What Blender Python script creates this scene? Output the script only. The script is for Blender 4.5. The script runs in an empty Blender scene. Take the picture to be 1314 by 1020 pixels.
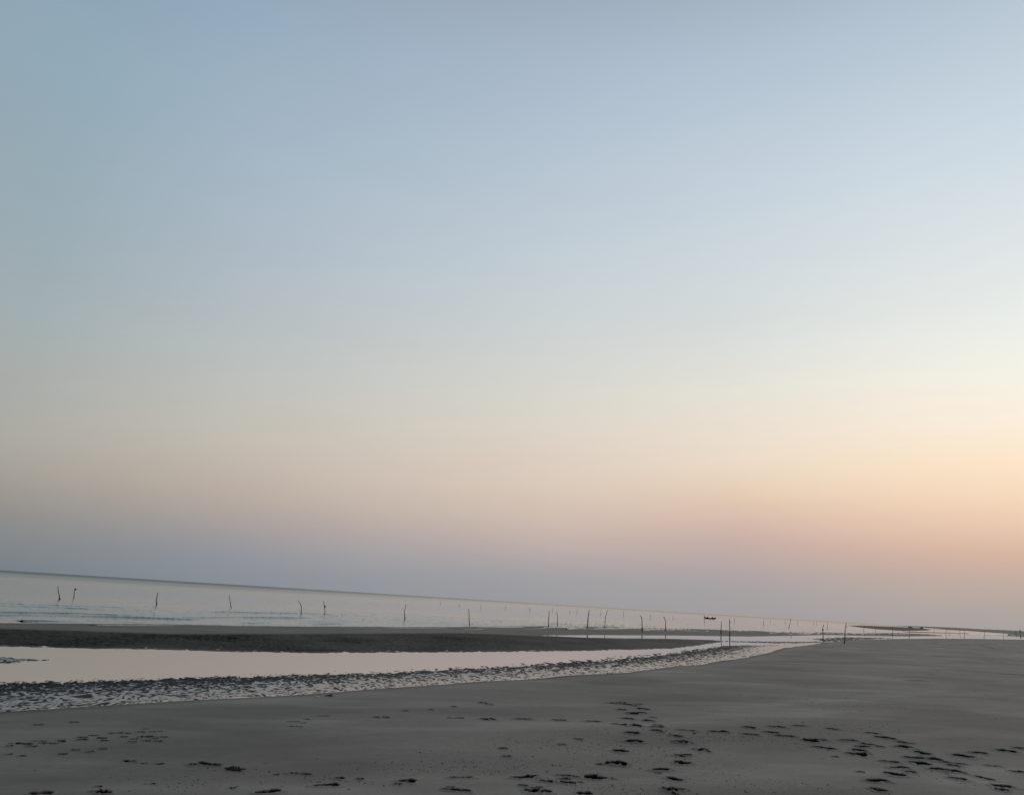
import bpy, math, random
import numpy as np

# ------------------------------------------------------------------ tables
# world positions in metres (x right, y away, z up; still water level z = 0)
SKY_AZ = [-33, -20, -8, 4, 16, 28, 36]
SKY_EL = [0, 0.8, 1.8, 3, 4.5, 6.2, 8, 10, 12.5, 15.5, 19, 24, 30, 37]
SKY = [
  [(116,126,133),(122,130,135),(130,134,137),(141,140,138),(155,151,144),(166,162,153),(170,168,160),(170,171,166),(168,174,172),(162,174,178),(157,172,179),(152,172,182),(147,170,184),(141,164,183)],
  [(133,140,148),(136,142,149),(141,145,152),(154,151,153),(170,161,156),(184,172,162),(191,181,170),(193,188,178),(191,191,185),(185,191,190),(179,188,194),(171,185,197),(164,182,197),(152,173,191)],
  [(146,150,156),(148,151,157),(156,156,160),(168,162,163),(183,171,166),(197,183,172),(206,192,180),(208,198,186),(208,203,194),(202,204,199),(195,201,203),(185,197,206),(175,191,204),(163,180,198)],
  [(154,154,157),(157,156,159),(162,159,162),(177,167,166),(195,178,171),(208,189,176),(218,201,185),(222,208,194),(221,213,201),(216,215,207),(207,212,211),(197,207,214),(186,200,212),(171,187,204)],
  [(161,158,158),(163,159,160),(166,161,162),(177,165,164),(193,172,166),(212,185,171),(226,202,180),(234,216,196),(233,222,207),(228,225,215),(217,221,218),(206,215,220),(195,208,219),(177,193,208)],
  [(166,160,158),(172,163,159),(180,167,160),(191,171,161),(210,180,163),(228,196,174),(241,213,186),(247,225,198),(247,233,214),(241,237,225),(230,233,228),(217,224,227),(202,215,225),(181,197,211)],
  [(165,160,158),(171,162,158),(182,167,159),(196,173,160),(217,183,162),(236,202,177),(248,220,190),(253,229,201),(253,239,221),(246,244,231),(235,239,235),(221,227,230),(203,217,227),(184,199,212)],
]
SHORE = [(-7.35,11.63),(-7,12.1),(-6.23,12.98),(-5.36,14.08),(-3.53,16.33),(-1,19.65),(1.38,22.76),(4.03,26.16),(8.12,32.72),(12.35,40.47),(15.5,47.13),(19.24,55.29),(23.28,62.61),(30.47,76.06),(38.2,89.96),(45.63,101.72),(62.73,126.32),(80.84,151.13),(108.83,186.71),(138.74,223.3),(178.58,270.68)]
POOLN = [(-9.26,14.47),(-8.76,14.97),(-7.71,15.89),(-6.62,17.2),(-5.27,18.6),(-4.3,19.64),(-2.86,21.14),(-1.21,23.39),(0.1,25.18),(1.66,27.63),(3.56,30.6),(5.1,33.15),(6.52,35.79),(8.19,38.91),(11.4,45.9),(14.69,53.08),(21.28,61.98),(32.2,80.35)]
BARA = [(-13.84,21.28),(-13.12,22.06),(-11.29,22.93),(-9.46,24.26),(-7.86,24.92),(-5.84,26.31),(-3.67,28.6),(-1.65,30.79),(0.72,33.34),(4.38,37.79),(9.37,44.52),(12.42,51),(16.83,61.23),(16.75,63.78),(12.73,60.56),(8.54,55.71),(5.6,52.86),(2.52,51.48),(6.69,58.02),(14.45,68.73),(24.78,81.11),(31.54,91.79),(47.16,117.59),(56.53,128.69),(76.37,153.76),(117.17,214.33),(126.03,239.73),(104.33,214.05),(69.11,157.29),(58.1,144.84),(41.13,119.64),(35.25,115.36),(20.52,97.64),(9.5,82.68),(4.27,73.85),(-3.2,57.3),(-10.09,44.71),(-12.92,40.4),(-15.05,38.11),(-17.23,34.61),(-18.99,31.61),(-19.84,30.21)]
BAR2 = [(212.3,496.74),(160.68,361.44),(145.39,310.39),(155.33,312.45),(263.43,500.8),(424.15,797.46),(595.55,1152.83),(564.21,1134.24),(394.76,842.32),(308.43,693.6)]
BAR3 = [(122.99,252.29),(133.05,262.62),(163.9,306.12),(233.01,404.71),(267.27,463.41),(188.47,351.96),(156.36,308.57)]
ISLE = [(-12.03,19.12),(-11.53,19.18),(-11.3,19.38),(-10.86,19.13),(-10.42,19.43),(-10.55,19.03),(-10.58,18.42),(-11.09,17.68)]
STRK = [(16.36,62.29),(23.92,69.64),(32.44,80.96),(33.4,87.5),(46.46,109.36),(64.14,131.69),(39.65,92.33),(28.61,73.16),(22.59,65.79),(17.6,61.47)]
DARKB = [(-17.48,26.7),(-16.75,27.96),(-14.83,29.33),(-11.99,30.51),(-8.17,36.43),(-2.55,46.22),(3.01,51.5)]
HEAD = [(576.68,1084.14),(786.44,1369.82),(725.84,1185.19),(487.94,756.6),(510,720.21)]
PRINTS = [(6.61,14.87,6.81,14.78,0.14),(6.64,14.36,6.77,14.36,0.3),(6.72,13.97,6.83,13.75,0.21),(6.42,13.31,6.58,13.36,0.27),(6.5,13,6.62,12.75,0.25),(5.92,13.4,6.02,13.38,0.19),(5.64,13.04,5.86,13.17,0.16),(5.52,12.76,5.59,12.78,0.2),(5.38,12.44,5.61,12.5,0.11),(6.01,13.21,6.15,13.23,0.11),(6.06,12.43,6.34,12.41,0.15),(6.34,12.41,6.6,12.42,0.22),(5.48,11.94,5.74,11.86,0.14),(6.03,12.01,6.09,11.84,0.28),(5.36,11.38,5.65,11.5,0.15),(5.43,11.14,5.59,11.15,0.12),(5.16,11,5.24,10.85,0.25),(4.58,10.38,4.88,10.51,0.18),(4.46,9.99,4.54,9.79,0.16),(6.43,12.17,6.8,12.08,0.15),(6.42,11.96,6.58,11.85,0.19),(6,11.51,6.11,11.42,0.23),(6.11,11.39,6.28,11.42,0.26),(5.88,10.93,6.08,10.81,0.17),(6.33,11.11,6.48,10.9,0.18),(7.12,12.87,7.2,12.77,0.3),(7.45,13.18,7.76,13.25,0.18),(8.26,13.63,8.35,13.57,0.27),(8.67,14,8.85,14.02,0.19),(7.06,12.11,7.27,12.04,0.12),(7.17,11.66,7.3,11.62,0.2),(6.26,10.52,6.4,10.53,0.24),(6.12,10.29,6.26,10.31,0.15),(3.61,13.9,3.89,13.91,0.13),(4.42,14.72,4.55,14.67,0.21),(4.9,14.98,5.22,14.94,0.2),(5.44,15.27,5.71,15.3,0.14),(6.03,15.17,6.19,15.02,0.21),(4.59,14.29,4.83,14.18,0.22),(4.1,13.84,4.37,13.78,0.2),(4.65,13.84,4.97,13.83,0.22),(5.04,13.53,5.39,13.59,0.17),(5.02,13.44,5.11,13.38,0.25),(4.91,12.88,5.19,12.72,0.18),(5.65,13.67,5.95,13.73,0.17),(5.31,12.45,5.41,12.43,0.26),(2.97,11.96,3,11.97,0.16),(4.7,10.94,4.82,10.97,0.07),(4.91,12.11,4.93,12.11,0.09),(2.32,17.2,2.56,17.3,0.26),(2.62,17.53,2.75,17.55,0.22),(2.63,17.12,2.87,17.23,0.3),(2.92,17.42,3.08,17.36,0.19),(2.77,16.83,2.94,16.94,0.15),(2.82,16.53,3.04,16.35,0.22),(2.41,16.22,2.52,16.16,0.19),(2.56,15.82,2.68,15.69,0.2),(2.69,15.79,2.87,15.99,0.16),(2.31,14.95,2.48,14.91,0.22),(2.85,15.41,2.98,15.33,0.15),(2.64,14.75,2.8,14.89,0.18),(1.56,14.32,1.85,14.34,0.14),(2.01,14.15,2.26,14.07,0.16),(2.26,14.08,2.51,14.16,0.23),(2.73,14.33,2.9,14.3,0.13),(2.62,14.06,2.88,14.13,0.13),(2.57,13.63,2.76,13.76,0.19),(2.65,13.49,2.74,13.51,0.12),(2.09,13.29,2.33,13.24,0.2),(2.8,13.25,2.96,13.1,0.17),(1.95,12.38,2.23,12.45,0.18),(2.08,12.54,2.13,12.42,0.17),(2.73,12.56,3,12.68,0.16),(2.79,12.63,2.86,12.61,0.2),(2.89,12.06,3,11.96,0.19),(1.69,11.51,1.84,11.51,0.21),(2.47,11.4,2.74,11.52,0.12),(2.54,11.35,2.59,11.32,0.08),(2.39,10.96,2.52,10.83,0.2),(1.41,10.59,1.72,10.64,0.16),(1.5,10.58,1.64,10.68,0.2),(1.31,10.52,1.39,10.55,0.06),(1.95,10.33,2.21,10.44,0.13),(1.99,10.18,2.04,10.18,0.08),(2.07,9.95,2.19,9.76,0.16),(1.87,9.22,2.13,9.38,0.13),(1.89,9.23,2.03,9.32,0.16),(1.97,9.13,2,9.1,0.08),(1.14,9.76,1.26,9.67,0.25),(1.27,9.71,1.46,9.67,0.06),(3.08,13.91,3.37,13.86,0.12),(3.62,13.95,3.9,13.93,0.15),(0.91,8.85,1.08,8.86,0.14),(0.97,9.4,1.02,9.41,0.07),(-0.71,13.82,-0.48,13.9,0.08),(-0.17,13.91,-0.08,13.87,0.17),(-0.09,13.86,0.08,13.93,0.13),(0.37,14.13,0.66,14.24,0.14),(1,14.25,1.27,14.28,0.14),(-0.43,9.26,-0.15,9.34,0.1),(-0.45,8.69,-0.17,8.66,0.12),(-0.41,8.81,-0.36,8.8,0.07),(0.24,9.44,0.53,9.56,0.13),(0.46,9.6,0.53,9.55,0.11),(0.76,9.76,1.02,9.71,0.09),(0.78,9.51,0.92,9.55,0.11),(0.78,9.32,0.93,9.36,0.17),(0.58,9.36,0.68,9.33,0.15),(0.32,9.07,0.41,9.04,0.1),(0.38,8.86,0.51,8.78,0.16),(0.44,8.96,0.57,9.02,0.08),(0.51,8.81,0.63,8.86,0.16),(-0.24,16.11,-0.16,16.14,0.16),(-0.09,15.95,-0.04,15.97,0.13),(-0.75,15.33,-0.69,15.34,0.1),(0.15,10.67,0.26,10.68,0.08),(0.14,11.21,0.19,11.22,0.1),(0.97,11.78,1.01,11.76,0.1),(1.25,12.34,1.29,12.33,0.12),(-2.1,9.06,-1.86,9.05,0.08),(-1.59,8.95,-1.5,8.97,0.09),(-1.36,8.97,-1.31,8.98,0.07),(-1.73,8.51,-1.48,8.64,0.1),(-1.62,8.59,-1.53,8.66,0.09),(-2.24,8.97,-2.18,8.98,0.05),(-2.19,8.09,-1.98,8.25,0.12),(-0.97,8.8,-0.87,8.83,0.07),(-0.94,8.96,-0.75,9,0.14),(-4.36,10.34,-4.31,10.35,0.08),(-4.48,9.86,-4.42,9.88,0.08),(-4.53,9.66,-4.46,9.67,0.07),(-3.94,9.24,-3.79,9.24,0.06),(-3.72,9.19,-3.65,9.2,0.04),(-3.56,9.19,-3.48,9.22,0.06),(-3.23,9.24,-3.07,9.3,0.08),(-3.13,9.3,-2.9,9.26,0.12),(-3.21,8.26,-3.19,8.27,0.05),(-2.45,8.28,-2.43,8.28,0.05),(-3.64,8.04,-3.58,8.06,0.06),(-3.6,7.86,-3.49,7.86,0.06),(-3.52,7.86,-3.39,7.81,0.13),(-5.97,11.17,-5.89,11.18,0.11),(-5.67,11.5,-5.61,11.52,0.11),(-5.53,9.87,-5.44,9.9,0.1),(-5.41,9.88,-5.32,9.9,0.18),(-5.47,9.72,-5.42,9.74,0.08),(-5.24,9.76,-5.18,9.78,0.11),(-5.42,10.07,-5.21,10.12,0.06),(-5.24,9.98,-5.18,10,0.1),(-5.17,10.2,-5.07,10.22,0.09),(-5.11,10.12,-5.04,10.14,0.09),(-5.11,9.99,-5.07,10,0.09),(-5.22,9.28,-5.16,9.3,0.08),(-5.03,9.23,-4.99,9.24,0.09),(-4.72,9.45,-4.66,9.47,0.09),(-4.72,9.71,-4.66,9.73,0.09),(-4.53,9.65,-4.46,9.67,0.07),(-4.48,9.86,-4.42,9.88,0.08),(-5.03,10.47,-4.98,10.48,0.13),(-4.98,10.29,-4.87,10.38,0.1),(-5,10.6,-4.9,10.68,0.08),(-4.83,10.51,-4.73,10.52,0.12),(-4.7,10.36,-4.65,10.37,0.09),(-4.86,10.83,-4.69,10.94,0.09),(-4.61,10.66,-4.55,10.68,0.09),(-4.36,10.34,-4.31,10.36,0.1),(-4.65,10.91,-4.62,10.92,0.07),(-4.57,11.03,-4.51,11.07,0.1),(-4.61,11.29,-4.55,11.29,0.09),(-4.42,10.72,-4.37,10.74,0.09),(-4.36,10.79,-4.24,10.76,0.14),(-4.42,10.54,-4.38,10.56,0.08),(-4.26,10.49,-4.18,10.5,0.09),(-4.22,10.67,-4.17,10.68,0.09),(-4.1,10.5,-4.07,10.5,0.1),(-4.18,10.8,-4.1,10.81,0.1),(-4.44,11.11,-4.4,11.12,0.09),(-4.37,11.17,-4.34,11.19,0.08),(-3.92,9.23,-3.79,9.24,0.05),(-3.98,7.69,-3.92,7.73,0.17),(-3,12.51,-2.85,12.56,0.09),(-2.78,12.43,-2.74,12.44,0.07),(-2.83,12.82,-2.78,12.84,0.07),(-2.87,12.01,-2.7,12.05,0.06),(-1.74,13.44,-1.64,13.48,0.1),(-1.85,13.4,-1.82,13.41,0.1),(-0.69,13.81,-0.48,13.86,0.08),(-0.23,16.13,-0.17,16.12,0.1),(-0.09,15.94,-0.04,15.96,0.1),(-1.52,14.47,-1.47,14.49,0.09),(-1.11,14.75,-1.06,14.78,0.09),(-2.72,13.23,-2.56,13.27,0.05)]
DRAGS = [(18.57,37.21,20.05,37.34,0.44),(22.37,37.8,24.25,37.87,0.82),(53.34,96.76,76.08,123.9,1),(62.85,106.35,53.1,87.42,1),(29.88,56,30.46,56.09,1),(31.93,57.77,32,57.41,1),(32.55,56.23,33.68,56.76,1),(31.34,52.43,31.41,49.96,1),(14.8,29.58,15.52,30.15,0.47),(17.92,34.15,18.38,34.26,0.51)]
STAKES = [
  (-34.35, 64.16, [(0.0, -0.0), (-0.09, 0.41), (-0.28, 0.99)]),
  (-37.99, 73.28, [(-0.0, 0.0), (-0.02, 0.34), (-0.02, 0.68)]),
  (-27.29, 65.51, [(0.0, -0.0), (-0.08, 0.48), (-0.08, 0.96)]),
  (-22.65, 69.56, [(0.0, -0.0), (-0.17, 0.5), (-0.34, 1.07)]),
  (-15.44, 64.38, [(0.0, 0.0), (-0.1, 0.65), (-0.36, 1.05)]),
  (-14.18, 67.12, [(0.0, -0.0), (-0.08, 0.52), (-0.23, 1.07)]),
  (-7.59, 66.71, [(-0.0, 0.0), (-0.08, 0.55), (-0.03, 1.23)]),
  (-2.19, 62.97, [(-0.0, 0.0), (-0.07, 0.69), (-0.15, 1.23)]),
  (4.36, 70.76, [(0.0, 0.0), (-0.02, 0.61), (-0.01, 1.33)]),
  (5.46, 75.51, [(0.0, -0.0), (-0.01, 0.64), (-0.09, 1.26)]),
  (7.92, 72.81, [(-0.0, 0.0), (0.04, 0.78), (0.11, 1.59)]),
  (10.51, 80.76, [(0.0, 0.0), (0.03, 0.91), (0.15, 1.47), (0.28, 1.68)]),
  (12.7, 72.17, [(0.0, -0.0), (-0.02, 0.94), (-0.09, 1.21), (-0.18, 1.4)]),
  (16.7, 81.67, [(0.0, 0.0), (0.01, 0.88), (-0.12, 1.13), (-0.14, 1.36)]),
  (21.86, 80.34, [(0.0, 0.0), (0.03, 0.63), (0.05, 1.26)]),
  (18.66, 65.97, [(0.0, 0.0), (0.01, 0.78), (-0.01, 1.63)]),
  (30.82, 77.62, [(-0.0, -0.0), (0.02, 0.82), (-0.02, 1.1), (0.09, 1.6)]),
  (31.91, 75.41, [(0.0, -0.0), (0.07, 0.83), (0.11, 1.25), (0.25, 1.92)]),
]
FAR_STAKES = [
  (-15.15, 210.28, [(-0.0, 0.0), (-0.08, 0.97)]),
  (-9.74, 200.47, [(-0.0, -0.0), (-0.06, 0.74)]),
  (-4.34, 194.78, [(-0.0, 0.0), (-0.06, 0.9)]),
  (1.52, 193.66, [(0.0, -0.0), (-0.05, 0.89)]),
  (7.2, 192.02, [(0.0, 0.0), (0.04, 0.98)]),
  (12.85, 197.08, [(0.0, 0.0), (0.04, 1.1)]),
  (16.91, 194.97, [(0.0, 0.0), (-0.03, 0.72)]),
  (18.68, 195.94, [(0.0, 0.0), (0.14, 1.28)]),
  (26.72, 213.86, [(0.0, 0.0), (-0.03, 1.08)]),
  (31.95, 209.29, [(0.0, 0.0), (0.07, 1.26)]),
  (34.03, 183.73, [(0.0, 0.0), (0.16, 1.03)]),
  (42.19, 197.68, [(-0.0, -0.0), (-0.01, 0.91)]),
  (43.69, 173.29, [(0.0, 0.0), (0.0, 1.6)]),
  (58.82, 203.91, [(-0.0, 0.0), (0.11, 1.42)]),
  (64.92, 200.18, [(0.0, 0.0), (0.21, 1.3)]),
  (100.38, 301.44, [(0.0, 0.0), (0.16, 1.12)]),
  (108.47, 308.86, [(0.0, -0.0), (0.04, 1.43)]),
  (59.83, 168.37, [(0.0, 0.0), (0.51, 1.97)]),
  (112.93, 308.14, [(0.0, -0.0), (0.04, 1.42)]),
  (123.68, 320.3, [(0.0, -0.0), (0.19, 1.49)]),
  (120.28, 308.44, [(0.0, 0.0), (0.05, 1.57)]),
  (73.65, 183.1, [(0.0, 0.0), (0.31, 1.87)]),
  (81.11, 181.39, [(-0.0, -0.0), (0.22, 1.35)]),
  (90.89, 196.93, [(0.0, 0.0), (0.14, 1.09)]),
  (66.36, 137.59, [(0.0, 0.0), (0.16, 1.78)]),
  (70.66, 140.52, [(-0.0, 0.0), (0.14, 1.3)]),
  (159.03, 297.83, [(0.0, -0.0), (0.11, 1.65)]),
  (133.62, 243.73, [(-0.0, -0.0), (0.35, 2.15)]),
  (197.02, 348.32, [(0.0, 0.0), (0.3, 2.1)]),
  (112.47, 197.13, [(-0.0, -0.0), (0.27, 1.47)]),
  (137.34, 230.81, [(0.0, 0.0), (0.45, 2.15)]),
  (196.52, 317.63, [(-0.0, 0.0), (0.27, 1.77)]),
]

# ------------------------------------------------------------------ camera
S = bpy.context.scene
EYE = 1.95
cam = bpy.data.cameras.new('camera'); camo = bpy.data.objects.new('camera', cam)
S.collection.objects.link(camo); S.camera = camo
cam.sensor_width = 36; cam.lens = 27.73; cam.clip_start = .05; cam.clip_end = 60000
pt, rl = math.radians(14.468), math.radians(3.519)
from mathutils import Matrix, Vector
f_ = Vector((0, math.cos(pt), math.sin(pt))); u_ = Vector((0, -math.sin(pt), math.cos(pt))); e_ = Vector((1, 0, 0))
R_ = math.cos(rl)*e_ + math.sin(rl)*u_; U_ = -math.sin(rl)*e_ + math.cos(rl)*u_
camo.matrix_world = Matrix(((R_.x, U_.x, -f_.x, 0), (R_.y, U_.y, -f_.y, 0), (R_.z, U_.z, -f_.z, EYE), (0, 0, 0, 1)))
S.view_settings.view_transform = 'Standard'; S.view_settings.look = 'None'
S.view_settings.exposure = 0; S.view_settings.gamma = 1
S.render.resolution_x, S.render.resolution_y = 1024, 794

# ------------------------------------------------------------------ sky: dusk gradient by elevation and azimuth
w = bpy.data.worlds.new('World'); S.world = w; w.use_nodes = True
N, L = w.node_tree.nodes, w.node_tree.links; N.clear()
def nd(N, t, **k):
    n = N.new(t)
    for a, b in k.items(): setattr(n, a, b)
    return n
def lin(c): return tuple((v/255/12.92 if v/255 < .04045 else ((v/255+.055)/1.055)**2.4) for v in c)
tc = nd(N, 'ShaderNodeTexCoord'); sx = nd(N, 'ShaderNodeSeparateXYZ'); L.new(tc.outputs['Generated'], sx.inputs[0])
def m(op, a, b=None, clamp=False):
    n = nd(N, 'ShaderNodeMath', operation=op, use_clamp=clamp)
    for i, v in enumerate((a, b)):
        if v is None: continue
        if isinstance(v, (int, float)): n.inputs[i].default_value = v
        else: L.new(v, n.inputs[i])
    return n.outputs[0]
el = m('DIVIDE', m('ARCSINE', sx.outputs['Z']), math.pi/2)
azi = m('MULTIPLY', m('ARCTAN2', sx.outputs['X'], sx.outputs['Y']), 180/math.pi)
ZEN = [(33, (134, 152, 170)), (52, (124, 136, 150)), (90, (118, 126, 136))]
def ramp(cols, els, bright=1.0):
    r = nd(N, 'ShaderNodeValToRGB'); cr = r.color_ramp; cr.interpolation = 'LINEAR'
    st = [(e/90, c) for e, c in zip(els, cols)] + [(max(e, els[-1]+4)/90, c) for e, c in ZEN if e > els[-1]+6]
    while len(cr.elements) < len(st): cr.elements.new(.5)
    for i, (p, c) in enumerate(st):
        cr.elements[i].position = p
    for i, (p, c) in enumerate(st):
        q = lin(c); cr.elements[i].position = p; cr.elements[i].color = (q[0]*bright, q[1]*bright, q[2]*bright, 1)
    L.new(el, r.inputs[0]); return r.outputs[0]
GLOW = [(176,156,148),(184,162,150),(196,168,150),(214,178,150),(236,194,156),(250,208,164),(255,222,178),(255,232,196),(254,238,212),(248,240,222),(236,236,226),(222,230,228),(204,217,227),(184,197,216)]
BACK = [(118,124,134),(118,124,136),(122,126,136),(130,128,134),(138,133,134),(146,140,138),(152,147,145),(154,150,149),(153,153,153),(150,153,156),(146,152,158),(142,150,159),(138,148,160),(134,146,160)]
ring = [(-180, BACK), (-75, BACK)] + list(zip(SKY_AZ, SKY)) + [(62, GLOW), (135, BACK)]
cur = None
for (a, cols) in ring:
    o = ramp(cols, SKY_EL)
    if cur is None: cur, pa = o, a; continue
    mr = nd(N, 'ShaderNodeMapRange'); mr.inputs['From Min'].default_value = pa; mr.inputs['From Max'].default_value = a
    L.new(azi, mr.inputs['Value'])
    mx = nd(N, 'ShaderNodeMix', data_type='RGBA'); L.new(mr.outputs[0], mx.inputs['Factor']); L.new(cur, mx.inputs['A']); L.new(o, mx.inputs['B'])
    cur, pa = mx.outputs['Result'], a
# barely visible unevenness of the haze
mpv = nd(N, 'ShaderNodeMapping'); mpv.inputs['Scale'].default_value = (1.0, 1.0, 6.0); L.new(tc.outputs['Generated'], mpv.inputs[0])
nz = nd(N, 'ShaderNodeTexNoise'); nz.inputs['Scale'].default_value = 2.6; nz.inputs['Detail'].default_value = 6; nz.inputs['Roughness'].default_value = .6; L.new(mpv.outputs[0], nz.inputs['Vector'])
sc_ = m('ADD', m('MULTIPLY', nz.outputs[0], .07), .965)
vm = nd(N, 'ShaderNodeVectorMath', operation='SCALE'); L.new(cur, vm.inputs[0]); L.new(sc_, vm.inputs['Scale']); cur = vm.outputs[0]
bg = nd(N, 'ShaderNodeBackground'); L.new(cur, bg.inputs['Color']); bg.inputs['Strength'].default_value = 1.0
wo = nd(N, 'ShaderNodeOutputWorld'); L.new(bg.outputs[0], wo.inputs[0])

# the sun has just gone into the haze, right of the view: a very weak, very soft lamp
sun = bpy.data.lights.new('sun', 'SUN'); sun.energy = .12; sun.angle = math.radians(18); sun.color = (1, .78, .6)
so = bpy.data.objects.new('sun', sun); S.collection.objects.link(so)
sa, se = math.radians(62), math.radians(5)
so.rotation_euler = Vector((math.sin(sa)*math.cos(se), math.cos(sa)*math.cos(se), math.sin(se))).to_track_quat('Z', 'Y').to_euler()
# ------------------------------------------------------------------ numpy helpers
def hsh(ix, iy, s):
    h = (ix.astype(np.int64)*374761393 + iy.astype(np.int64)*668265263 + s*974634777) & 0xffffffff
    h = ((h ^ (h >> 13))*1274126177) & 0xffffffff
    return ((h ^ (h >> 16)) & 0xffff)/32767.5 - 1
def noise(x, y, s=0):
    ix, iy = np.floor(x), np.floor(y); fx, fy = x-ix, y-iy
    fx = fx*fx*fx*(fx*(fx*6-15)+10); fy = fy*fy*fy*(fy*(fy*6-15)+10)
    a = hsh(ix, iy, s); b = hsh(ix+1, iy, s); c = hsh(ix, iy+1, s); d = hsh(ix+1, iy+1, s)
    return (a+(b-a)*fx)*(1-fy) + (c+(d-c)*fx)*fy
def fbm(x, y, s=0, o=3): return sum(noise(x*2**k, y*2**k, s+k)*.5**k for k in range(o))
def sm(a, b, v): t = np.clip((v-a)/(b-a), 0, 1); return t*t*(3-2*t)
def pdist(X, Y, P, closed=True):
    D = np.full(X.shape, 1e18); n = len(P)
    for i in range(n if closed else n-1):
        (ax, ay), (bx, by) = P[i], P[(i+1) % n]; dx, dy = bx-ax, by-ay; q = dx*dx+dy*dy+1e-12
        t = np.clip(((X-ax)*dx+(Y-ay)*dy)/q, 0, 1)
        np.minimum(D, (X-ax-t*dx)**2+(Y-ay-t*dy)**2, out=D)
    return np.sqrt(D)
def inside(X, Y, P):
    r = np.zeros(X.shape, bool); n = len(P)
    for i in range(n):
        (ax, ay), (bx, by) = P[i], P[(i+1) % n]
        if ay == by: continue
        r ^= ((ay > Y) != (by > Y)) & (X < (bx-ax)*(Y-ay)/(by-ay)+ax)
    return r
def sdist(X, Y, P): return np.where(inside(X, Y, P), 1, -1)*pdist(X, Y, P)
def ext(P, k, L):        # carries a shore line on past its first / last point
    (ax, ay), (bx, by) = (P[1], P[0]) if k == 0 else (P[-2], P[-1])
    d = math.hypot(bx-ax, by-ay); return (bx+(bx-ax)/d*L, by+(by-ay)/d*L)
s0, p0 = ext(SHORE, 0, 120), ext(POOLN, 0, 110)
sN = (900, 1100)
LAND = [s0] + SHORE + [sN, (6000, 3000), (6000, -6000), (-6000, -6000), (-6000, -700), (-300, -200)]
BAND = [s0] + SHORE[:17] + POOLN[::-1] + [p0]
bl, bf = ext([BARA[0], BARA[1]], 0, 130), ext(BARA, 1, 150)
BAR = [bl] + BARA + [bf]
DARK = [bl] + BARA[:18] + [(2.9, 51.6)] + DARKB[::-1] + [ext(DARKB, 0, 120)]
HEADL = HEAD + [(3000, 1500), (6000, 3500), (6000, 9000), (1900, 3900), (1050, 1900)]
SPLIT = [(bl[0]-8, bl[1]+8)] + [(-17.5, 32.6), (-13, 36), (-6, 47), (0, 55.2), (4, 64), (12, 75), (25, 92), (38, 104), (50, 124), (72, 152), (110, 208), (126, 232), (300, 480), (900, 1400), (6000, 6000)]

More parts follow.
